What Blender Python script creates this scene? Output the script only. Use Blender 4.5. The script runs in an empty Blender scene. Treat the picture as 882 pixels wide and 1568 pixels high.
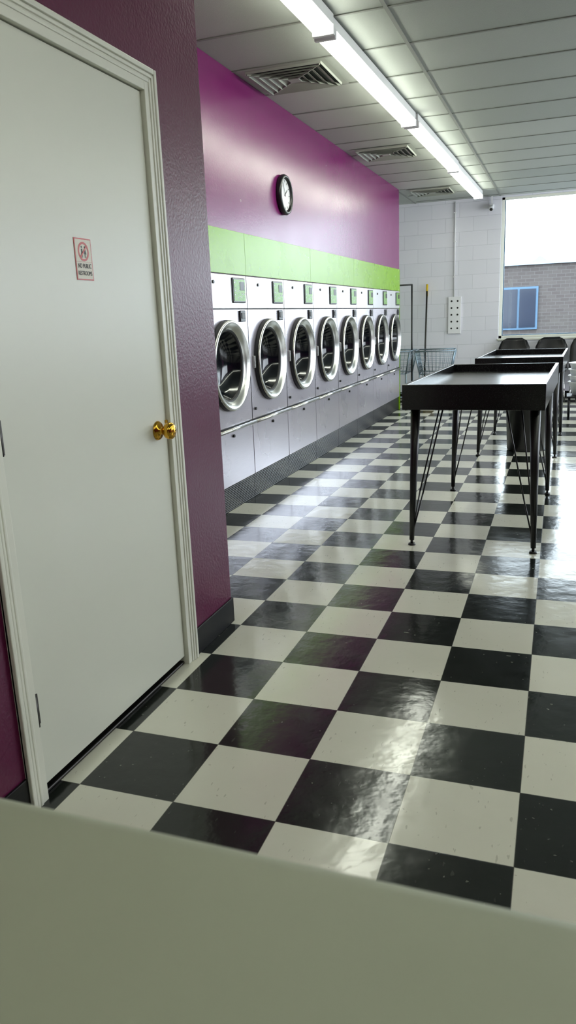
import bpy, bmesh, math, random
from mathutils import Vector, Matrix
random.seed(3)
S=bpy.context.scene
col=S.collection
S.view_settings.view_transform='Standard'

# ------------------------------------------------------------ materials
def lin(c):
    return tuple(((v/255)/12.92 if v/255<=.04045 else ((v/255+.055)/1.055)**2.4) for v in c)+(1,)
class NT:
    def __init__(s,name):
        s.m=bpy.data.materials.new(name);s.m.use_nodes=True;s.t=s.m.node_tree
        s.b=s.t.nodes['Principled BSDF']
    def n(s,ty,**k):
        nd=s.t.nodes.new(ty)
        for a,v in k.items():
            if a.startswith('i_'):
                key=a[2:]; key=int(key) if key.isdigit() else key.replace('_',' ')
                nd.inputs[key].default_value=v
            else: setattr(nd,a,v)
        return nd
    def l(s,a,b): s.t.links.new(a,b)
    def math(s,op,a,b=None,c=None):
        nd=s.n('ShaderNodeMath',operation=op)
        for i,v in enumerate((a,b,c)):
            if v is None: continue
            if isinstance(v,(int,float)): nd.inputs[i].default_value=v
            else: s.l(v,nd.inputs[i])
        return nd.outputs[0]
    def mix(s,f,a,b):
        nd=s.n('ShaderNodeMix',data_type='RGBA')
        for i,v in ((0,f),(6,a),(7,b)):
            if isinstance(v,(int,float,tuple)): nd.inputs[i].default_value=v
            else: s.l(v,nd.inputs[i])
        return nd.outputs[2]
    def ramp(s,f,stops):
        nd=s.n('ShaderNodeValToRGB');r=nd.color_ramp
        while len(r.elements)<len(stops): r.elements.new(.5)
        for e,(p,c) in zip(r.elements,stops): e.position=p;e.color=c
        s.l(f,nd.inputs[0]);return nd.outputs[0]
    def obj(s): return s.n('ShaderNodeTexCoord').outputs['Object']
    def noise(s,scale,detail=3,vec=None,rough=.5):
        nd=s.n('ShaderNodeTexNoise');nd.inputs['Scale'].default_value=scale;nd.inputs['Detail'].default_value=detail
        nd.inputs['Roughness'].default_value=rough
        s.l(vec if vec is not None else s.obj(),nd.inputs['Vector']);return nd.outputs['Fac']
    def bump(s,h,strength=.2,dist=.01,normal=None):
        nd=s.n('ShaderNodeBump');nd.inputs['Strength'].default_value=strength;nd.inputs['Distance'].default_value=dist
        s.l(h,nd.inputs['Height'])
        if normal is not None: s.l(normal,nd.inputs['Normal'])
        s.l(nd.outputs[0],s.b.inputs['Normal']);return nd.outputs[0]
def simple(name,rgb,rough=.5,metal=0,spec=.5,var=.06,nscale=6,bump=0,bscale=60,coat=0):
    m=NT(name);c=lin(rgb)
    f=m.noise(nscale)
    dk=tuple(v*(1-var) for v in c[:3])+(1,);lt=tuple(min(1,v*(1+var)) for v in c[:3])+(1,)
    m.l(m.mix(f,dk,lt),m.b.inputs['Base Color'])
    m.b.inputs['Roughness'].default_value=rough;m.b.inputs['Metallic'].default_value=metal
    m.b.inputs['Specular IOR Level'].default_value=spec
    m.b.inputs['Coat Weight'].default_value=coat
    if bump: m.bump(m.noise(bscale,2),bump,.004)
    return m.m
def paint(name,rgb,rough,bumpS=.25,scale=90,smudge=.08,spec=.5):
    m=NT(name);c=lin(rgb)
    f=m.noise(1.7,5)
    dk=tuple(v*(1-smudge) for v in c[:3])+(1,);lt=tuple(min(1,v*(1+smudge)) for v in c[:3])+(1,)
    m.l(m.mix(f,dk,lt),m.b.inputs['Base Color'])
    r=m.math('MULTIPLY_ADD',m.noise(4,3),.06,rough-.03);m.l(r,m.b.inputs['Roughness'])
    m.b.inputs['Specular IOR Level'].default_value=spec
    a=m.noise(scale,2);b=m.noise(2.2,1)
    h=m.math('ADD',a,m.math('MULTIPLY',b,1.6))
    m.bump(h,bumpS,.003)
    return m.m
MAT={}
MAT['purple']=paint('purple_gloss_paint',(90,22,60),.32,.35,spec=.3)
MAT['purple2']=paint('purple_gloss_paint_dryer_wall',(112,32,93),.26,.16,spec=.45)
MAT['green']=paint('lime_green_paint',(118,164,8),.27,.15,spec=.28)
MAT['whitetrim']=simple('white_trim_paint',(222,223,210),.35,bump=.05)
MAT['doorwhite']=paint('door_white_paint',(214,216,203),.33,.05,40,.03)
MAT['black_rubber']=simple('black_vinyl_base',(10,10,10),.45,spec=.25)
MAT['black']=simple('black_paint',(12,12,13),.35)
MAT['blackplastic']=simple('black_plastic',(18,18,20),.32)
MAT['chrome']=simple('chrome',(225,225,228),.12,1)
MAT['brass']=simple('brass',(215,165,60),.18,1)
MAT['darkmetal']=simple('dark_metal',(70,68,66),.4,1)
MAT['gasket']=simple('rubber_gasket',(20,20,22),.5)
MAT['ceilwhite']=simple('ceiling_grid_grey',(128,131,124),.5)
MAT['vent']=simple('vent_white_metal',(150,154,145),.45)
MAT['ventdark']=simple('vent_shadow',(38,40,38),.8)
MAT['red']=simple('sign_red',(190,40,30),.4)
MAT['paper']=simple('sign_paper',(225,220,205),.5)
MAT['ink']=simple('sign_ink',(25,22,22),.5)
MAT['washer']=simple('washer_enamel',(148,152,133),.5,var=.02,spec=.45)
MAT['plate']=simple('plastic_white',(230,230,232),.4)
MAT['yellow']=simple('yellow_plastic',(215,180,30),.4)
MAT['wire']=simple('cart_wire',(125,140,150),.35,.8)
MAT['blueframe']=simple('blue_window_frame',(70,102,130),.4)
MAT['roofcap']=simple('roof_cap',(140,155,170),.5)
MAT['asphalt']=simple('asphalt',(90,90,90),.9,bump=.3)
MAT['white_plastic']=simple('white_plastic',(225,228,232),.35)

def stainless():
    m=NT('brushed_stainless')
    mp=m.n('ShaderNodeMapping');m.l(m.obj(),mp.inputs[0]);mp.inputs['Scale'].default_value=(1,2,260)
    f=m.noise(4,3,mp.outputs[0])
    m.l(m.mix(f,lin((196,190,202)),lin((224,219,228))),m.b.inputs['Base Color'])
    m.b.inputs['Metallic'].default_value=.7
    g=m.noise(2,2)
    m.l(m.math('MULTIPLY_ADD',g,.08,.24),m.b.inputs['Roughness'])
    h=m.math('ADD',m.math('MULTIPLY',f,.12),m.math('MULTIPLY',m.noise(1.3,1),2.2))
    m.bump(h,.16,.004)
    return m.m
MAT['steel']=stainless()
MAT['steelrim']=simple('polished_rim',(192,192,187),.26,1)
MAT['enamel']=simple('control_panel_metal',(216,216,220),.28,.45)
def glassdark():
    m=NT('dark_door_glass');m.b.inputs['Base Color'].default_value=lin((12,16,22))
    m.b.inputs['Roughness'].default_value=.10;m.b.inputs['Specular IOR Level'].default_value=.6
    m.bump(m.noise(5,1),.15,.01);return m.m
MAT['dglass']=glassdark()
def displaym():
    m=NT('dryer_label_green');v=m.n('ShaderNodeTexVoronoi');v.inputs['Scale'].default_value=38;m.l(m.obj(),v.inputs['Vector'])
    c=m.ramp(v.outputs['Distance'],[(0,lin((225,235,215))),(.28,lin((60,70,60))),(.36,lin((120,170,70))),(1,lin((80,130,50)))])
    m.l(c,m.b.inputs['Base Color']);m.b.inputs['Roughness'].default_value=.35;return m.m
MAT['display']=displaym()
def kick():
    m=NT('kick_plate');w=m.n('ShaderNodeTexWave',bands_direction='Z');w.inputs['Scale'].default_value=26
    m.l(m.obj(),w.inputs['Vector']);m.b.inputs['Base Color'].default_value=lin((30,29,33))
    m.b.inputs['Metallic'].default_value=.1;m.b.inputs['Roughness'].default_value=.35
    m.b.inputs['Specular IOR Level'].default_value=.35
    m.bump(w.outputs['Fac'],.5,.006);return m.m
MAT['kick']=kick()
def floorm():
    m=NT('checker_vinyl_tile');T=.3048
    sp=m.n('ShaderNodeSeparateXYZ');m.l(m.obj(),sp.inputs[0])
    u=m.math('DIVIDE',sp.outputs[0],T);v=m.math('DIVIDE',sp.outputs[1],T)
    iu=m.math('FLOOR',u);iv=m.math('FLOOR',v)
    par=m.math('FLOORED_MODULO',m.math('ADD',iu,iv),2)   # 0 = black
    cell=m.n('ShaderNodeCombineXYZ');m.l(iu,cell.inputs[0]);m.l(iv,cell.inputs[1])
    wn=m.n('ShaderNodeTexWhiteNoise',noise_dimensions='3D');m.l(cell.outputs[0],wn.inputs['Vector'])
    fu=m.math('FRACT',u);fv=m.math('FRACT',v)
    du=m.math('MINIMUM',fu,m.math('SUBTRACT',1,fu));dv=m.math('MINIMUM',fv,m.math('SUBTRACT',1,fv))
    seam=m.math('LESS_THAN',m.math('MINIMUM',du,dv),.0045)
    add=m.n('ShaderNodeVectorMath',operation='MULTIPLY_ADD');m.l(wn.outputs['Color'],add.inputs[0]);add.inputs[1].default_value=(9,9,9);m.l(m.obj(),add.inputs[2])
    mp=m.n('ShaderNodeMapping');m.l(add.outputs[0],mp.inputs[0]);mp.inputs['Scale'].default_value=(95,27,1);mp.inputs['Rotation'].default_value=(0,0,.25)
    n1=m.noise(1,2,mp.outputs[0],.4)
    n2=m.noise(60,2,add.outputs[0],.4)
    wb=m.mix(m.noise(2.2,4),lin((198,197,182)),lin((216,215,201)))
    white=m.mix(m.math('MULTIPLY',m.math('GREATER_THAN',n1,.715),.42),wb,lin((140,136,120)))
    white=m.mix(m.math('MULTIPLY',m.math('GREATER_THAN',n2,.77),.4),white,lin((130,120,105)))
    bb=m.mix(m.noise(2.5,4),lin((18,21,19)),lin((29,33,30)))
    black=m.mix(m.math('MULTIPLY',m.math('GREATER_THAN',n2,.745),.7),bb,lin((120,122,112)))
    black=m.mix(m.math('MULTIPLY',m.math('GREATER_THAN',n1,.72),.4),black,lin((75,78,72)))
    c=m.mix(par,black,white)
    tv=m.math('MULTIPLY_ADD',wn.outputs['Value'],.12,.94)
    mul=m.n('ShaderNodeVectorMath',operation='SCALE');m.l(c,mul.inputs[0]);m.l(tv,mul.inputs['Scale'])
    c=m.mix(m.math('MULTIPLY',seam,.75),mul.outputs[0],lin((48,46,42)))
    m.l(c,m.b.inputs['Base Color'])
    m.b.inputs['Specular IOR Level'].default_value=.6
    r=m.math('MULTIPLY_ADD',m.noise(9,5),.13,.08);m.l(r,m.b.inputs['Roughness'])
    sc=m.n('ShaderNodeSeparateXYZ');m.l(wn.outputs['Color'],sc.inputs[0])
    t=m.math('ADD',m.math('MULTIPLY',m.math('SUBTRACT',sc.outputs[0],.5),fu),m.math('MULTIPLY',m.math('SUBTRACT',sc.outputs[1],.5),fv))
    h=m.math('ADD',m.math('MULTIPLY',t,1.6),m.math('MULTIPLY',m.noise(13,3),.55))
    h=m.math('SUBTRACT',h,m.math('MULTIPLY',seam,.15))
    m.bump(h,.30,.008)
    return m.m
MAT['floor']=floorm()
def ceilm():
    m=NT('acoustic_ceiling_tile')
    sp=m.n('ShaderNodeSeparateXYZ');m.l(m.obj(),sp.inputs[0])
    iu=m.math('FLOOR',m.math('DIVIDE',m.math('ADD',sp.outputs[0],.28),1.22));iv=m.math('FLOOR',m.math('DIVIDE',m.math('SUBTRACT',sp.outputs[1],3.5),.61))
    cell=m.n('ShaderNodeCombineXYZ');m.l(iu,cell.inputs[0]);m.l(iv,cell.inputs[1])
    wn=m.n('ShaderNodeTexWhiteNoise',noise_dimensions='3D');m.l(cell.outputs[0],wn.inputs['Vector'])
    f=m.noise(180,2)
    c=m.mix(m.math('MULTIPLY_ADD',wn.outputs['Value'],.6,m.math('MULTIPLY',f,.4)),lin((148,154,146)),lin((178,182,175)))
    m.l(c,m.b.inputs['Base Color']);m.b.inputs['Roughness'].default_value=.55
    m.bump(f,.35,.002);return m.m
MAT['ceil']=ceilm()
def blockm():
    m=NT('painted_cinder_block')
    sp=m.n('ShaderNodeSeparateXYZ');m.l(m.obj(),sp.inputs[0]);cb=m.n('ShaderNodeCombineXYZ');m.l(sp.outputs[0],cb.inputs[0]);m.l(sp.outputs[2],cb.inputs[1])
    b=m.n('ShaderNodeTexBrick');m.l(cb.outputs[0],b.inputs['Vector'])
    b.inputs['Scale'].default_value=1;b.inputs['Brick Width'].default_value=.406;b.inputs['Row Height'].default_value=.203
    b.inputs['Mortar Size'].default_value=.005;b.inputs['Mortar Smooth'].default_value=.5
    b.inputs['Color1'].default_value=lin((227,226,234));b.inputs['Color2'].default_value=lin((222,222,230));b.inputs['Mortar'].default_value=lin((208,208,216))
    m.l(b.outputs['Color'],m.b.inputs['Base Color']);m.b.inputs['Roughness'].default_value=.45
    h=m.math('ADD',m.math('MULTIPLY',b.outputs['Fac'],-1),m.math('MULTIPLY',m.noise(60,3),.25))
    m.bump(h,.3,.005);return m.m
MAT['block']=blockm()
def brickm():
    m=NT('exterior_brick')
    sp=m.n('ShaderNodeSeparateXYZ');m.l(m.obj(),sp.inputs[0]);cb=m.n('ShaderNodeCombineXYZ');m.l(sp.outputs[0],cb.inputs[0]);m.l(sp.outputs[2],cb.inputs[1])
    b=m.n('ShaderNodeTexBrick');m.l(cb.outputs[0],b.inputs['Vector'])
    b.inputs['Scale'].default_value=1;b.inputs['Brick Width'].default_value=.4;b.inputs['Row Height'].default_value=.16
    b.inputs['Mortar Size'].default_value=.012
    b.inputs['Color1'].default_value=lin((82,77,75));b.inputs['Color2'].default_value=lin((74,68,67));b.inputs['Mortar'].default_value=lin((90,87,86))
    m.l(b.outputs['Color'],m.b.inputs['Base Color']);m.b.inputs['Roughness'].default_value=.9;return m.m
MAT['brick']=brickm()
def specklem():
    m=NT('black_speckled_laminate')
    f=m.noise(190,2);c=m.mix(m.math('GREATER_THAN',f,.64),lin((17,18,19)),lin((48,50,50)))
    m.l(c,m.b.inputs['Base Color']);m.b.inputs['Roughness'].default_value=.2;return m.m
MAT['laminate']=specklem()
def emis(name,rgb,st):
    m=NT(name);m.b.inputs['Base Color'].default_value=(1,1,1,1);m.b.inputs['Emission Color'].default_value=lin(rgb)
    m.b.inputs['Emission Strength'].default_value=st;return m.m
MAT['tube']=emis('fluorescent_tube',(250,255,238),17)
def windowglass():
    m=NT('window_glass');t=m.t;t.nodes.remove(m.b)
    out=[n for n in t.nodes if n.type=='OUTPUT_MATERIAL'][0]
    tr=m.n('ShaderNodeBsdfTransparent');tr.inputs[0].default_value=(.95,.98,.98,1)
    gl=m.n('ShaderNodeBsdfGlossy');gl.inputs['Roughness'].default_value=.02
    mx=m.n('ShaderNodeMixShader');mx.inputs[0].default_value=.05
    m.l(tr.outputs[0],mx.inputs[1]);m.l(gl.outputs[0],mx.inputs[2]);m.l(mx.outputs[0],out.inputs[0]);return m.m
MAT['wglass']=windowglass()
MAT['extglass']=simple('exterior_window_glass',(18,32,52),.1)

# ------------------------------------------------------------ mesh builder
class B:
    """accumulate geometry with several materials into one mesh"""
    def __init__(s): s.bm=bmesh.new();s.mats=[]
    def mi(s,k):
        if k not in s.mats: s.mats.append(k)
        return s.mats.index(k)
    def _tag(s,faces,k,smooth=False):
        i=s.mi(k)
        for f in faces: f.material_index=i;f.smooth=smooth
    def box(s,lo,hi,k,bev=0,M=None,seg=2):
        lo=Vector(lo);hi=Vector(hi);c=(lo+hi)/2;d=hi-lo
        r=bmesh.ops.create_cube(s.bm,size=1,matrix=Matrix.Translation(c)@Matrix.Diagonal((d.x,d.y,d.z,1)))
        vs=set(r['verts']);fs=set(f for v in vs for f in v.link_faces)
        s._tag(fs,k)
        if bev:
            es=list(set(e for v in vs for e in v.link_edges))
            rr=bmesh.ops.bevel(s.bm,geom=es,offset=bev,segments=seg,affect='EDGES',profile=.5)
            vs=set(v for f in rr['faces'] for v in f.verts)|set(v for v in vs if v.is_valid)
            fs=set(f for v in vs for f in v.link_faces);s._tag(fs,k,seg>2)
        if M: bmesh.ops.transform(s.bm,matrix=M,verts=list(vs))
        return vs
    def cyl(s,p,q,r1,k,r2=None,seg=14,caps=True,smooth=True):
        p=Vector(p);q=Vector(q);r2=r1 if r2 is None else r2;d=q-p
        M=Matrix.Translation((p+q)/2)@d.to_track_quat('Z','Y').to_matrix().to_4x4()
        r=bmesh.ops.create_cone(s.bm,cap_ends=caps,segments=seg,radius1=r1,radius2=r2,depth=d.length,matrix=M)
        fs=set(f for v in r['verts'] for f in v.link_faces)
        s._tag(fs,k)
        for f in fs:
            if len(f.verts)==4: f.smooth=smooth
    def lathe(s,prof,k,M,seg=40,smooth=True):
        rings=[]
        for r,h in prof:
            if r<1e-6: rings.append([s.bm.verts.new(M@Vector((0,0,h)))])
            else: rings.append([s.bm.verts.new(M@Vector((r*math.cos(2*math.pi*i/seg),r*math.sin(2*math.pi*i/seg),h))) for i in range(seg)])
        for j in range(len(rings)-1):
            a,b=rings[j],rings[j+1];kk=k if isinstance(k,str) else k[j];fs=[]
            for i in range(seg):
                n=(i+1)%seg
                if len(a)==1 and len(b)==1: continue
                if len(a)==1: fs.append(s.bm.faces.new((a[0],b[i],b[n])))
                elif len(b)==1: fs.append(s.bm.faces.new((a[i],a[n],b[0])))
                else: fs.append(s.bm.faces.new((a[i],a[n],b[n],b[i])))
            s._tag(fs,kk,smooth)
    def tube(s,pts,r,k,seg=8):
        for a,b in zip(pts,pts[1:]): s.cyl(a,b,r,k,seg=seg)
        for p in pts[1:-1]:
            rr=bmesh.ops.create_uvsphere(s.bm,u_segments=seg,v_segments=6,radius=r,matrix=Matrix.Translation(p))
            s._tag(set(f for v in rr['verts'] for f in v.link_faces),k,True)
    def poly(s,pts,k):
        f=s.bm.faces.new([s.bm.verts.new(p) for p in pts]);s._tag([f],k)
    def mesh(s,name):
        bmesh.ops.recalc_face_normals(s.bm,faces=s.bm.faces[:])
        me=bpy.data.meshes.new(name);s.bm.to_mesh(me);s.bm.free()
        for k in s.mats: me.materials.append(MAT[k])
        return me
    def obj(s,name,M=None,parent=None):
        o=bpy.data.objects.new(name,s.mesh(name));col.objects.link(o)
        if parent: o.parent=parent
        if M: o.matrix_world=M
        return o
def inst(name,me,M=None,parent=None):
    o=bpy.data.objects.new(name,me);col.objects.link(o)
    if parent:o.parent=parent
    if M:o.matrix_basis=M
    return o
def empty(name,M=None):
    o=bpy.data.objects.new(name,None);col.objects.link(o)
    if M:o.matrix_world=M
    return o
def rotz(px,py,deg): # x grows with y for positive deg
    return Matrix.Translation((px,py,0))@Matrix.Rotation(-math.radians(deg),4,'Z')@Matrix.Translation((-px,-py,0))

H=2.887; XD=-.664; YF=10.4; XL=-2.7; XR=4.8; YB=-3.4; YC=1.252
# ------------------------------------------------------------ room shell
b=B();b.box((XL-.1,YB-.1,-.1),(XR+.1,YF+.1,0),'floor');b.obj('floor')
b=B();b.box((XL-.1,YB-.1,H),(XR+.1,YF+.1,H+.1),'ceil');b.obj('ceiling')
b=B()
for x in (-1.50,-.28,.94,2.16,3.38): b.box((x-.011,YB,H-.006),(x+.011,YF-.03,H-.0005),'ceilwhite')
y=3.5-.61*11
while y<YF:
    if y>YB: b.box((-1.46,y-.009,H-.005),(XR,y+.009,H-.0008),'ceilwhite')
    y+=.61
b.obj('trim_ceiling_grid',rotz(-.3,5,.5))

# left (door) wall with opening
b=B()
WT=.13
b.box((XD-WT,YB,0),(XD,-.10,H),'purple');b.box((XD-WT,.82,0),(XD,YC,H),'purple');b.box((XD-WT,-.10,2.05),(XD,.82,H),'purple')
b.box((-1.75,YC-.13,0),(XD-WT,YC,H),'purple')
b.obj('wall_left')
b=B()
b.box((XD,.878,0),(XD+.008,YC+.008,.11),'black_rubber',.002);b.box((XD-.9,YC,0),(XD+.008,YC+.008,.11),'black_rubber',.002)
b.box((XD,YB,0),(XD+.008,-.158,.11),'black_rubber',.002)
b.obj('baseboard_left')
# casing
b=B()
y0,y1,zt=-.085,.805,2.035;w=.072
for (ya,yb,za,zb) in ((y0-w,y0,0,zt+w),(y1,y1+w,0,zt+w),(y0,y1,zt,zt+w)):
    b.box((XD,ya,za),(XD+.010,yb,zb),'whitetrim',.002)
def strip(o0,o1,th):
    b.box((XD,y0-o1,0),(XD+th,y0-o0,zt+o1),'whitetrim',.003)
    b.box((XD,y1+o0,0),(XD+th,y1+o1,zt+o1),'whitetrim',.003)
    b.box((XD,y0-o0,zt+o0),(XD+th,y1+o0,zt+o1),'whitetrim',.003)
strip(.056,.072,.019);strip(.042,.053,.016);strip(.026,.038,.014)
b.box((XD-WT,-.10,0),(XD+.002,-.085,2.05),'whitetrim');b.box((XD-WT,y1,0),(XD+.002,.82,2.05),'whitetrim');b.box((XD-WT,-.085,zt),(XD+.002,.82,2.05),'whitetrim')
b.box((XD-.075,-.085,0),(XD-.05,-.072,zt),'whitetrim');b.box((XD-.075,y1-.013,0),(XD-.05,y1,zt),'whitetrim')
b.obj('trim_door_casing')
D=empty('door_1')
b=B();b.box((XD-.047,-.080,.035),(XD-.006,y1-.004,zt-.004),'doorwhite',.002);b.obj('door_leaf',parent=D)
b=B()
Mk=Matrix.Translation((XD-.006,.735,.93))@Matrix.Rotation(math.pi/2,4,'Y')
b.lathe([(.0,0),(.034,0),(.034,.003),(.030,.008),(.014,.012),(.012,.024),(.016,.028),(.027,.036),(.030,.047),(.028,.058),(.018,.065),(.010,.0655),(.008,.068),(0,.068)],'brass',Mk,36)
b.box((XD-.006,y1-.012,.90),(XD+.001,y1-.004,.96),'brass')
b.obj('door_knob',parent=D)
b=B()
for zc in (.27,1.03,1.80):
    b.cyl((XD+.004,-.083,zc-.045),(XD+.004,-.083,zc+.045),.006,'darkmetal');b.box((XD-.006,-.079,zc-.045),(XD-.003,-.062,zc+.045),'darkmetal')
    b.box((XD+.0005,-.10,zc-.045),(XD+.003,-.086,zc+.045),'darkmetal')
b.obj('door_hinges',parent=D)
b=B();b.box((XD-.11,-.085,0),(XD-.01,y1,.012),'darkmetal',.004);b.obj('door_threshold')

# door sign
Sg=empty('restroom_sign')
sx=XD-.0055
b=B();b.box((sx,.340,1.428),(sx+.001,.425,1.545),'red');b.box((sx+.001,.3435,1.4315),(sx+.0014,.4215,1.5415),'paper')
b.box((sx+.0014,.346,1.5),(sx+.0015,.419,1.502),'paper')
Mr=Matrix.Translation((sx+.0014,.3825,1.508))@Matrix.Rotation(math.pi/2,4,'Y')
b.lathe([(.021,0),(.021,.0006),(.027,.0006),(.027,0)],'red',Mr,32,False)
for dy,sh in ((-.008,1),(.008,2)):
    yy=.3825+dy
    b.cyl((sx+.0014,yy,1.5205),(sx+.0018,yy,1.5205),.0032,'ink')
    if sh==1: b.box((sx+.0014,yy-.0035,1.502),(sx+.0017,yy+.0035,1.516),'ink')
    else: b.poly([(sx+.0018,yy-.0065,1.501),(sx+.0018,yy+.0065,1.501),(sx+.0018,yy+.002,1.516),(sx+.0018,yy-.002,1.516)],'ink')
    for d2 in (-.0022,.0022): b.box((sx+.0014,yy+d2-.0013,1.491),(sx+.0017,yy+d2+.0013,1.503),'ink')
b.box((-.0003,-.022,-.0022),(.0003,.022,.0022),'red',M=Matrix.Translation((sx+.0022,.3825,1.508))@Matrix.Rotation(math.radians(45),4,'X'))
b.box((sx+.0014,.343,1.479),(sx+.0016,.422,1.4795),'red')
b.obj('sign_panel',parent=Sg)
def text(name,s,size,M,mat,parent,ex=.0003):
    cu=bpy.data.curves.new(name,'FONT');cu.body=s;cu.size=size;cu.align_x='CENTER';cu.extrude=ex
    o=bpy.data.objects.new(name,cu);col.objects.link(o)
    dg=bpy.context.evaluated_depsgraph_get();me=bpy.data.meshes.new_from_object(o.evaluated_get(dg));bpy.data.objects.remove(o)
    me.materials.clear();me.materials.append(mat);o=bpy.data.objects.new(name,me);col.objects.link(o);o.parent=parent;o.matrix_basis=M;return o
RX=Matrix.Rotation(math.pi/2,4,'Z')@Matrix.Rotation(math.pi/2,4,'X')
for s,z,sz in (("NO PUBLIC",1.462,.0165),("RESTROOMS",1.442,.0155)):
    text('sign_text',s,sz,Matrix.Translation((sx+.0018,.3825,z))@RX@Matrix.Diagonal((.8,1.1,1,1)),MAT['ink'],Sg)

# ------------------------------------------------------------ dryer wall
XW=-1.45;RW=rotz(XW,5,.3);YE=8.985
b=B()
b.box((XW-1.1,1.32,1.885),(XW,YE,H-.002),'purple2');b.box((XW-1.1,1.32,1.602),(XW-.004,YE,1.885),'purple2')
b.box((XW-1.1,1.32,0),(XW,1.97,1.602),'purple2')
b.obj('wall_dryer_side',RW)
b=B()
ys=[1.34,2.06,3.555,5.05,6.55,8.05,YE]
for a,c in zip(ys,ys[1:]): b.box((XW-.004,a+.001,1.604),(XW+.006,c-.001,1.884),'green',.0015)
b.box((XW-1.1,YE+.002,0),(XW+.004,YE+.022,1.884),'green',.003)
b.obj('trim_green_band',RW)

# dryer master
b=B();w=.385
def front_panel(b,y0,y1,z0,z1,cy,cz,r,x,k,seg=48):
    inner=[];outer=[]
    angs=[2*math.pi*i/seg for i in range(seg)]
    for a in angs:
        c,s_=math.cos(a),math.sin(a)
        inner.append(b.bm.verts.new((x,cy+r*c,cz+r*s_)))
        t=min([( (y1-cy)/c if c>1e-9 else (y0-cy)/c if c<-1e-9 else 1e9),((z1-cz)/s_ if s_>1e-9 else (z0-cz)/s_ if s_<-1e-9 else 1e9)])
        outer.append(b.bm.verts.new((x,cy+t*c,cz+t*s_)))
    fs=[]
    for i in range(seg):
        n=(i+1)%seg
        fs.append(b.bm.faces.new((inner[i],inner[n],outer[n],outer[i])))
    for (cy_,cz_) in ((y0,z0),(y1,z0),(y1,z1),(y0,z1)):
        a=math.atan2(cz_-cz,cy_-cy)%(2*math.pi);i=int(a/(2*math.pi/seg));n=(i+1)%seg
        if (outer[i].co-Vector((x,cy_,cz_))).length>1e-4 and (outer[n].co-Vector((x,cy_,cz_))).length>1e-4:
            v=b.bm.verts.new((x,cy_,cz_));fs.append(b.bm.faces.new((outer[i],outer[n],v)))
    b._tag(fs,k)
front_panel(b,-w+.003,w-.003,.59,1.372,0,1.0,.262,0,'steel')
b.box((-.9,-w,.0),(-.03,-w+.003,1.598),'steel');b.box((-.9,w-.003,.0),(-.03,w,1.598),'steel')
b.box((-.9,-w+.003,1.59),(-.03,w-.003,1.598),'steel')
b.box((-.03,-w+.003,.18),(0,w-.003,.575),'steel',.003)           # lower panel
b.box((-.03,-w+.003,1.378),(.004,w-.003,1.598),'enamel',.003)     # control panel
b.box((-.04,-w,.01),(-.03,w,.59),'gasket');b.box((-.04,-w,1.36),(-.03,w,1.598),'gasket')
b.box((-.03,-w+.001,.58),(-.001,w-.001,.59),'gasket')
b.box((-.03,-w,.0),(-.012,w,.176),'kick')
b.cyl((.026,-w,.572),(.026,w,.572),.013,'steelrim',seg=16)
for yy in (-w+.05,w-.05): b.cyl((-.002,yy,.572),(.022,yy,.572),.007,'steelrim')
# door ring
Mx=Matrix.Translation((0,0,1.0))@Matrix.Rotation(math.pi/2,4,'Y')
b.lathe([(.262,-.02),(.300,.001),(.306,.004),(.304,.034),(.299,.043),(.291,.046),(.282,.044),(.258,.026),(.243,.012),(.238,.010),(.232,.006)],
        ['steel','gasket','gasket','steelrim','steelrim','steelrim','steelrim','steelrim','gasket','gasket'],Mx,64)
b.lathe([(.232,.006),(.226,-.004),(.20,-.05),(.17,-.085),(.12,-.10),(0,-.105)],['gasket','dglass','dglass','dglass','dglass'],Mx,64)
b.box((.008,-.258,.94),(.018,-.228,1.06),'steelrim',.004)
b.box((.0,-.335,.955),(.020,-.302,1.045),'steelrim',.004)
# display bezel
dy=.05
b.box((.004,.075+dy,1.415),(.014,.295+dy,1.582),'blackplastic',.006)
b.box((.014,.088+dy,1.428),(.016,.282+dy,1.570),'display')
b.box((.016,.19+dy,1.50),(.018,.27+dy,1.555),'black',.001)
b.box((0,.235,1.288),(.014,.325,1.365),'blackplastic',.005);b.box((.014,.25,1.31),(.018,.31,1.35),'darkmetal',.002)
for yy,zz in ((-.17,1.545),(-.33,.66),(.02,.52)): b.cyl((0,yy,zz),(.012,yy,zz),.011,'blackplastic')
dm=b.mesh('dryer_body')
for k in range(9):
    yc=3.17+.775*(k-1)
    e=empty('tumble_dryer',RW@Matrix.Translation((XW,yc,0)))
    inst('cabinet',dm,parent=e)

# ------------------------------------------------------------ wall clock
e=empty('wall_clock',RW@Matrix.Translation((XW+.001,4.40,2.24))@Matrix.Rotation(math.pi/2,4,'Y'))
b=B()
b.lathe([(0,0),(.135,0),(.148,.006),(.150,.025),(.142,.040),(.130,.043),(.122,.036),(.118,.020),(0,.020)],['blackplastic']*7+['plate'],Matrix.Identity(4),48)
me=b.mesh('clock_case');inst('clock_case',me,parent=e)
b=B()
for i in range(12):
    a=i*math.pi/6;M=Matrix.Rotation(a,4,'Z');b.box((.092,-.003,.020),(.110,.003,.0215),'ink',M=M)
b.box((-.01,-.004,.022),(.065,.004,.0235),'ink',M=Matrix.Rotation(2.2,4,'Z'));b.box((-.015,-.003,.024),(.095,.003,.0255),'ink',M=Matrix.Rotation(3.6,4,'Z'))
inst('clock_hands',b.mesh('clock_hands'),parent=e)

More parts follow.
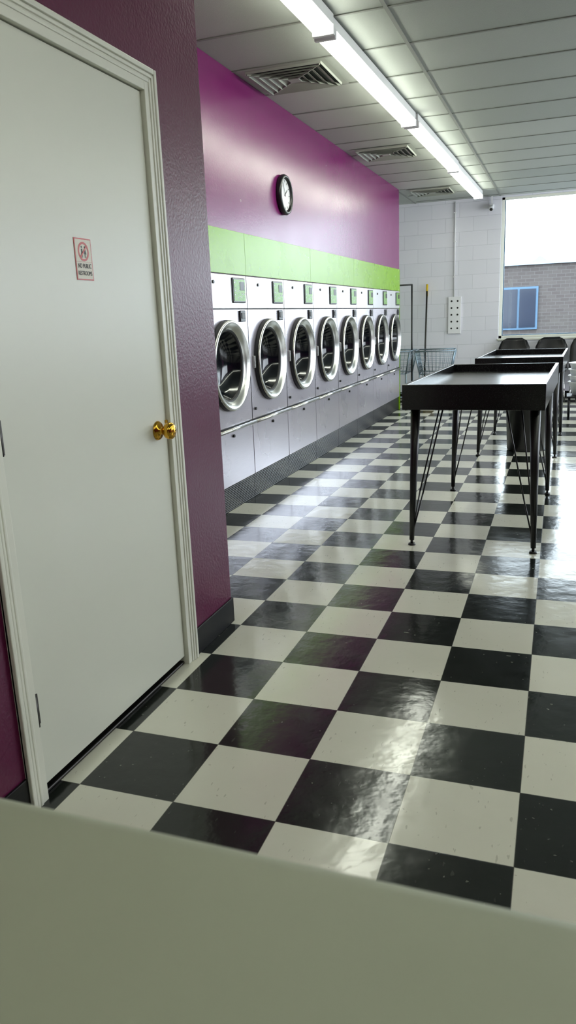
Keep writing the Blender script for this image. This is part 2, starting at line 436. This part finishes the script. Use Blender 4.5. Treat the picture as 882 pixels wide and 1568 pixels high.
# ------------------------------------------------------------ far wall / window
wx0,wx1,wz0,wz1=-.215,4.2,.885,2.87
b=B();t=.2
b.box((XL,YF,0),(wx0,YF+t,H),'block');b.box((wx0,YF,0),(wx1,YF+t,wz0),'block');b.box((wx0,YF,wz1),(wx1,YF+t,H),'block');b.box((wx1,YF,0),(XR,YF+t,H),'block')
b.obj('wall_far')
Wn=empty('window_1')
b=B();f=.045
for (xa,xb,za,zb) in ((wx0,wx0+f,wz0,wz1),(wx1-f,wx1,wz0,wz1),(wx0,wx1,wz0,wz0+.04),(wx0,wx1,wz1-.035,wz1),(2.0,2.06,wz0,wz1)):
    b.box((xa,YF+.06,za),(xb,YF+.12,zb),'whitetrim',.003)
b.box((wx0-.01,YF-.02,wz0-.03),(wx1+.01,YF+.06,wz0),'whitetrim',.004)
b.box((wx0+f,YF+.075,wz0+.04),(wx0+f+.012,YF+.105,wz1-.04),'blueframe')
b.box((wx0+f,YF+.075,wz0+.04),(wx1-f,YF+.105,wz0+.052),'blueframe')
b.obj('window_frame',parent=Wn)
b=B();b.box((wx0+f,YF+.088,wz0+.04),(wx1-f,YF+.092,wz1-.04),'wglass');b.obj('window_pane',parent=Wn)
b=B()
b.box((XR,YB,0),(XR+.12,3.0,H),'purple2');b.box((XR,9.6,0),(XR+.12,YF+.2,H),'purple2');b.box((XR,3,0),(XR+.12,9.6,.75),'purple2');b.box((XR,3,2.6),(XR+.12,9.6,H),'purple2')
b.obj('wall_right')
W2=empty('window_2');b=B()
for yy in (3.0,5.15,7.35,9.52): b.box((XR+.03,yy,.75),(XR+.09,yy+.08,2.6),'whitetrim')
b.box((XR+.03,3,.75),(XR+.09,9.6,.81),'whitetrim');b.box((XR+.03,3,2.54),(XR+.09,9.6,2.6),'whitetrim');b.obj('window_frame',parent=W2)
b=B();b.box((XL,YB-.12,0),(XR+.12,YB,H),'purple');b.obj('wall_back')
b=B();b.box((XL-.12,YB,0),(XL,YF,H),'block');b.obj('wall_side_recess')
b=B();b.box((wx0-.9,YF-.008,0),(XR,YF,.10),'black_rubber');b.box((XL,YF-.008,0),(wx0-.9,YF,.10),'black_rubber');b.obj('baseboard_far')

# ------------------------------------------------------------ fluorescent strips
def strip_mesh(L):
    b=B()
    b.box((-.055,0,.03),(.055,L,.086),'plate',.004)
    for yy in (0.0,L-.03):
        b.box((-.062,yy,-.020),(.062,yy+.03,.032),'plate',.005)
    m1=b.mesh('fixture_housing')
    b=B()
    for x in (-.032,.032):
        b.cyl((x,.03,.002),(x,L-.03,.002),.019,'tube',seg=16)
    return m1,b.mesh('fluorescent_tubes')
LP=2.28;ZL=H-.0935
hm,tm=strip_mesh(LP-.04)
hs,ts=strip_mesh(1.24)
RL=rotz(-.56,5.5,1.4)
for k in range(0,4):
    y=.58+LP*k
    off=(.0 if k%2 else .012)
    if k==0:
        e=empty('added_fluorescent_light',RL@Matrix.Translation((-.575+off,y+LP-.02-1.24,ZL)));inst('housing',hs,parent=e);inst('tubes',ts,parent=e);continue
    e=empty('added_fluorescent_light',RL@Matrix.Translation((-.575+off,y+.02,ZL)))
    inst('housing',hm,parent=e);inst('tubes',tm,parent=e)
e=empty('added_fluorescent_light',Matrix.Translation((.35,-2.75,ZL)));inst('housing',hm,parent=e);inst('tubes',tm,parent=e)  # extra strip behind the camera, added to brighten the door end
for k in range(-1,4):  # second row out of view on the right, added for more light
    e=empty('added_fluorescent_light',Matrix.Translation((2.6,.58+LP*k,ZL)))
    inst('housing',hm,parent=e);inst('tubes',tm,parent=e)

# ------------------------------------------------------------ ceiling diffusers
b=B()
def frame(b,r0,r1,z0,z1,k):
    O=[(-r1,-r1,z1),(r1,-r1,z1),(r1,r1,z1),(-r1,r1,z1)];I=[(-r0,-r0,z0),(r0,-r0,z0),(r0,r0,z0),(-r0,r0,z0)]
    for i in range(4):
        n=(i+1)%4;b.poly([O[i],O[n],I[n],I[i]],k)
b.box((-.30,-.30,-.001),(.30,.30,0),'vent')
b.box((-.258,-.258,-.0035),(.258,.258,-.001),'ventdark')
frame(b,.258,.262,-.016,-.001,'vent');frame(b,.250,.258,-.004,-.016,'vent')
for q in range(4):
    M=Matrix.Rotation(q*math.pi/2,4,'Z')
    for d in (.075,.125,.175,.225):
        hw0=d-.012;hw1=d+.018
        pts=[Vector((-hw0,d-.018,-.006)),Vector((hw0,d-.018,-.006)),Vector((hw1-.006,d+.006,-.014)),Vector((-hw1+.006,d+.006,-.014))]
        p2=[Vector((-hw1+.006,d+.006,-.014)),Vector((hw1-.006,d+.006,-.014)),Vector((hw1,d+.016,-.026)),Vector((-hw1,d+.016,-.026))]
        b.poly([M@p for p in pts],'vent');b.poly([M@p for p in p2],'vent')
    b.box((-.004,.05,-.022),(.004,.355,-.004),'vent',M=Matrix.Rotation(q*math.pi/2+math.pi/4,4,'Z'))
b.box((-.04,-.04,-.022),(.04,.04,-.012),'vent',.002)
vm=b.mesh('diffuser')
for (x,y) in ((-1.12,3.80),(-1.08,6.56),(-1.05,9.35)):
    e=empty('ceiling_vent',Matrix.Translation((x,y,H-.006)));inst('diffuser',vm,parent=e)

# ------------------------------------------------------------ folding tables
def table_mesh(L=1.62,W=.74,top=.925):
    b=B();hw=W/2;hl=L/2;z0=top-.135
    b.box((-hw,-hl,z0),(hw,-hl+.022,top),'laminate',.003);b.box((-hw,hl-.022,z0),(hw,hl,top),'laminate',.003)
    b.box((-hw,-hl+.022,z0),(-hw+.022,hl-.022,top),'laminate',.003);b.box((hw-.022,-hl+.022,z0),(hw,hl-.022,top),'laminate',.003)
    b.box((-hw+.02,-hl+.02,top-.075),(hw-.02,hl-.02,top-.05),'laminate')
    m1=b.mesh('table_top')
    b=B()
    for sx_ in (-1,1):
        for sy in (-1,1):
            tx,ty=sx_*(hw-.055),sy*(hl-.10);fx,fy=sx_*(hw-.035),sy*(hl-.09)
            b.cyl((fx,fy,.03),(tx,ty,top-.07),.014,'black',.029,seg=12)
            b.cyl((fx,fy,.0),(fx,fy,.012),.022,'black',.018,seg=14);b.cyl((fx,fy,.01),(fx,fy,.04),.008,'darkmetal')
            b.box((tx-.05,ty-.05,top-.082),(tx+.05,ty+.05,top-.074),'black')
            b.tube([Vector((fx,fy,.05)),Vector((fx-sx_*.03,fy-sy*.08,.30)),Vector((tx-sx_*.10,ty-sy*.28,top-.08))],.0045,'black')
            b.tube([Vector((fx,fy,.05)),Vector((fx-sx_*.06,fy-sy*.01,.30)),Vector((tx-sx_*.16,ty-sy*.02,top-.08))],.0045,'black')
    return m1,b.mesh('table_legs')
t1,t2=table_mesh()
e=empty('folding_table',Matrix.Translation((.262,3.27,0))@Matrix.Rotation(-math.radians(2),4,'Z'))
inst('table_top',t1,parent=e);inst('legs',t2,parent=e)
t3,t4=table_mesh(1.50,.74,.890)
e=empty('folding_table',Matrix.Translation((.35,6.12,0))@Matrix.Rotation(-math.radians(2),4,'Z'))
inst('table_top',t3,parent=e);inst('legs',t4,parent=e)

# trash can
b=B()
b.lathe([(0,.0),(.165,.0),(.175,.01),(.205,.60),(.222,.605),(.222,.66),(.206,.665),(.200,.64),(.17,.05),(0,.05)],'blackplastic',Matrix.Identity(4),36)
b.obj('trash_can',Matrix.Translation((.40,5.86,0)))

# ------------------------------------------------------------ laundry carts
def cart_mesh(rack):
    b=B()
    bw,bl=.27,.32;zt_,zb=.78,.46;tw,tl=bw-.06,bl-.06
    def ring(w,l,z,r): 
        p=[Vector((-w,-l,z)),Vector((w,-l,z)),Vector((w,l,z)),Vector((-w,l,z)),Vector((-w,-l,z))];b.tube(p,r,'wire')
    ring(bw,bl,zt_,.010)
    for i in range(1,6):
        f=i/6;ring(bw-.06*f,bl-.06*f,zt_-(zt_-zb)*f,.003)
    ring(tw,tl,zb,.006)
    n=9
    for i in range(n+1):
        f=-1+2*i/n
        for sgn in (-1,1):
            b.cyl((f*bw,sgn*bl,zt_),(f*tw,sgn*tl,zb),.0028,'wire',seg=6);b.cyl((sgn*bw,f*bl,zt_),(sgn*tw,f*tl,zb),.0028,'wire',seg=6)
        b.cyl((f*tw,-tl,zb),(f*tw,tl,zb),.0028,'wire',seg=6)
    for a in (-1,1):
        for c in (-1,1):
            b.tube([Vector((a*bw,c*bl,zt_-.02)),Vector((a*tw,c*tl,zb)),Vector((a*.22,c*.28,.12))],.010,'wire')
            b.cyl((a*.22,c*.28,.12),(a*.22,c*.28,.085),.012,'darkmetal')
            b.cyl((a*.22-.012,c*.28,.045),(a*.22+.012,c*.28,.045),.045,'blackplastic',seg=20)
            b.box((a*.22-.018,c*.28-.012,.04),(a*.22+.018,c*.28+.012,.09),'darkmetal',.003)
    ring(.22,.28,.13,.009)
    if rack:
        b.tube([Vector((.25,0,.13)),Vector((.25,0,1.70)),Vector((-.25,0,1.70)),Vector((-.25,0,.13))],.012,'black',10)
    return b.mesh('cart_frame')
cm=cart_mesh(False);cr=cart_mesh(True)
e=empty('laundry_cart',Matrix.Translation((-1.01,9.55,0))@Matrix.Rotation(.08,4,'Z'));inst('wire_basket',cm,parent=e)
e=empty('laundry_cart',Matrix.Translation((-1.62,9.62,0)));inst('wire_basket_with_rack',cr,parent=e)
# broom
b=B()
b.cyl((0,-.22,.20),(0,0,1.62),.013,'darkmetal');b.cyl((0,0,1.55),(0,.02,1.72),.016,'yellow')
b.box((-.15,-.26,.14),(.15,-.20,.21),'yellow',.006);b.box((-.14,-.255,.0),(.14,-.205,.14),'blackplastic',.004)
b.obj('push_broom',Matrix.Translation((-1.27,10.33,0)))

# ------------------------------------------------------------ outlet panel + conduit
b=B()
b.box((-.955,YF-.03,.98),(-.765,YF-.001,1.52),'plate',.004)
for i in range(5):
    for dx in (-.045,.045):
        z=1.05+i*.10;x=-.86+dx
        b.cyl((x,YF-.032,z+.008),(x,YF-.0298,z+.008),.014,'ink',seg=12)
b.cyl((-.87,YF-.018,1.52),(-.87,YF-.018,2.86),.010,'plate')
for z in (1.8,2.3,2.7): b.box((-.892,YF-.03,z),(-.848,YF-.001,z+.015),'plate',.002)
b.obj('wall_outlet_panel')
b=B()
b.box((-.38,YF-.10,2.72),(-.32,YF,2.78),'plate',.006);b.cyl((-.35,YF-.09,2.74),(-.35,YF-.14,2.70),.03,'plate');b.cyl((-.35,YF-.14,2.70),(-.35,YF-.146,2.695),.022,'ink')
b.box((-.36,YF-.06,2.77),(-.34,YF-.04,H),'plate')
b.obj('security_camera')

# ------------------------------------------------------------ chairs
def chair_mesh():
    b=B()
    prof=[(-.20,.44),(-.17,.455),(-.05,.44),(.10,.425),(.17,.44),(.21,.50),(.24,.62),(.265,.76),(.28,.85),(.285,.89)]
    wid=[.20,.225,.235,.235,.225,.22,.225,.22,.18,.11]
    curv=[0,.012,.025,.03,.03,.03,.03,.03,.025,.02]
    rows=[]
    for (y,z),w_,c in zip(prof,wid,curv):
        rows.append([Vector((w_*t,y-(c*abs(t)**2 if z>.5 else 0),z+(c*abs(t)**2 if z<=.5 else 0))) for t in (-1,-.75,-.4,0,.4,.75,1)])
    vs=[[b.bm.verts.new(p) for p in r] for r in rows];v2=[[b.bm.verts.new(p+Vector((0,.004,-.014))) for p in r] for r in rows]
    fs=[]
    for i in range(len(rows)-1):
        for j in range(6):
            fs.append(b.bm.faces.new((vs[i][j],vs[i][j+1],vs[i+1][j+1],vs[i+1][j])));fs.append(b.bm.faces.new((v2[i][j],v2[i+1][j],v2[i+1][j+1],v2[i][j+1])))
        for j in (0,6): fs.append(b.bm.faces.new((vs[i][j],vs[i+1][j],v2[i+1][j],v2[i][j])))
    for i in (0,len(rows)-1):
        for j in range(6): fs.append(b.bm.faces.new((vs[i][j],vs[i][j+1],v2[i][j+1],v2[i][j])))
    b._tag(fs,'blackplastic',True)
    for s_ in (-1,1):
        b.tube([Vector((s_*.21,-.19,.0)),Vector((s_*.18,-.12,.415)),Vector((s_*.18,.14,.405)),Vector((s_*.21,.22,.0))],.011,'chrome')
    for yy in (-.12,.14): b.cyl((-.18,yy,.41),(.18,yy,.41),.009,'chrome')
    return b.mesh('chair_shell')
ch=chair_mesh()
for x in (.03,.55,1.03,1.55,2.07):
    e=empty('waiting_chair',Matrix.Translation((x,10.0,.0)));inst('shell_and_legs',ch,parent=e)

def basket():
    b=B()
    for i in range(4):
        z=i*.075
        b.lathe([(0,z+.004),(.15,z+.004),(.19,z+.15),(.205,z+.155),(.205,z+.165),(.186,z+.160),(.147,z+.010),(0,z+.010)],'white_plastic',Matrix.Identity(4),28)
    return b.mesh('stacked_baskets')
b=B()
for a in (-.18,.18):
    for c in (-.16,.16): b.cyl((a,c,0),(a,c,.24),.014,'black')
b.box((-.21,-.19,.24),(.21,.19,.26),'black',.003)
e=empty('laundry_basket_stand',Matrix.Translation((.98,8.3,0)));inst('stand',b.mesh('stand'),parent=e);inst('stacked_baskets',basket(),Matrix.Translation((0,0,.26)),parent=e)

# ------------------------------------------------------------ foreground washing machine
e=empty('washing_machine',Matrix.Translation((.50,-1.2725,0))@Matrix.Rotation(-math.radians(.7),4,'Z'))
b=B()
b.box((-.40,-.70,.03),(.40,-.002,.955),'washer',.012,seg=3);b.box((-.405,-.705,.955),(.405,0,1.0),'washer',.016,seg=6)
for a in (-.33,.33):
    for c in (-.62,-.08): b.cyl((a,c,0),(a,c,.035),.02,'black')
inst('cabinet',b.mesh('cabinet'),parent=e)
b=B();b.box((-.27,-.60,1.0),(.27,-.26,1.012),'washer',.005);b.box((-.07,-.285,1.012),(.07,-.265,1.018),'washer',.002);inst('lid',b.mesh('lid'),parent=e)
b=B();b.box((-.40,-.70,1.0),(.40,-.63,1.13),'washer',.012,seg=3)
b.cyl((.2,-.63,1.07),(.2,-.615,1.07),.03,'chrome');b.box((-.3,-.63,1.04),(.05,-.628,1.10),'black')
inst('control_console',b.mesh('console'),parent=e)

# ------------------------------------------------------------ exterior
b=B();b.box((-60,YF+.25,-.25),(60,90,-.15),'asphalt');b.obj('street_ground')
e=empty('brick_building')
b=B()
b.box((-14,38,-.15),(9,46,3.35),'brick');b.box((-14.1,37.85,3.35),(9.1,46,3.47),'roofcap')
b.obj('building_walls',parent=e)
b=B()
for xa in (-4.6,-2.2,3.6,5.8):
    b.box((xa,37.9,.35),(xa+1.8,37.98,2.35),'blueframe');b.box((xa+.10,37.86,.45),(xa+.85,37.9,2.25),'extglass');b.box((xa+.95,37.86,.45),(xa+1.70,37.9,2.25),'extglass')
b.obj('building_windows',parent=e)
b=B()
P=[(-1.9,50,3.6),(.5,50,3.6),(-.7,50,4.5)];Q=[(x,60,z) for x,y,z in P]
b.poly(P,'roofcap');b.poly([P[0],P[2],Q[2],Q[0]],'asphalt');b.poly([P[1],P[2],Q[2],Q[1]],'asphalt');b.poly(Q,'roofcap')
b.box((-1.8,50.05,-.15),(.4,59.9,3.6),'roofcap')
b.obj('gabled_house')

# ------------------------------------------------------------ world + lights
w=bpy.data.worlds.new('overcast_sky');S.world=w;w.use_nodes=True
bg=w.node_tree.nodes['Background'];bg.inputs[0].default_value=(.84,.92,1.0,1);bg.inputs[1].default_value=8
def portal(name,loc,rot,sx,sy):
    l=bpy.data.lights.new(name,'AREA');l.shape='RECTANGLE';l.size=sx;l.size_y=sy;l.cycles.is_portal=True
    o=bpy.data.objects.new(name,l);col.objects.link(o);o.location=loc;o.rotation_euler=rot
portal('daylight_portal',((wx0+wx1)/2,YF+.16,(wz0+wz1)/2),(-math.pi/2,0,0),wx1-wx0,wz1-wz0)
portal('daylight_portal',(XR+.11,6.3,1.675),(0,math.pi/2,0),1.85,6.6)

# ------------------------------------------------------------ camera
f,ya,pi_,ro=1157.3110871479314,-0.34582273257828716,-0.24960973550756954,-0.04093679675542483
cy,sy=math.cos(ya),math.sin(ya);cp,sp=math.cos(pi_),math.sin(pi_)
F=Vector((sy*cp,cy*cp,sp));R=Vector((cy,-sy,0));U=R.cross(F)
cr_,sr=math.cos(ro),math.sin(ro);R2=cr_*R+sr*U;U2=-sr*R+cr_*U
M=Matrix(((R2.x,U2.x,-F.x,.655421),(R2.y,U2.y,-F.y,-1.620307),(R2.z,U2.z,-F.z,1.293365),(0,0,0,1)))
c=bpy.data.cameras.new('camera');c.sensor_fit='VERTICAL';c.sensor_height=24;c.lens=f/1568*24;c.clip_start=.02
c.dof.use_dof=True;c.dof.focus_distance=4.5;c.dof.aperture_fstop=6.5
o=bpy.data.objects.new('camera',c);col.objects.link(o);o.matrix_world=M;S.camera=o
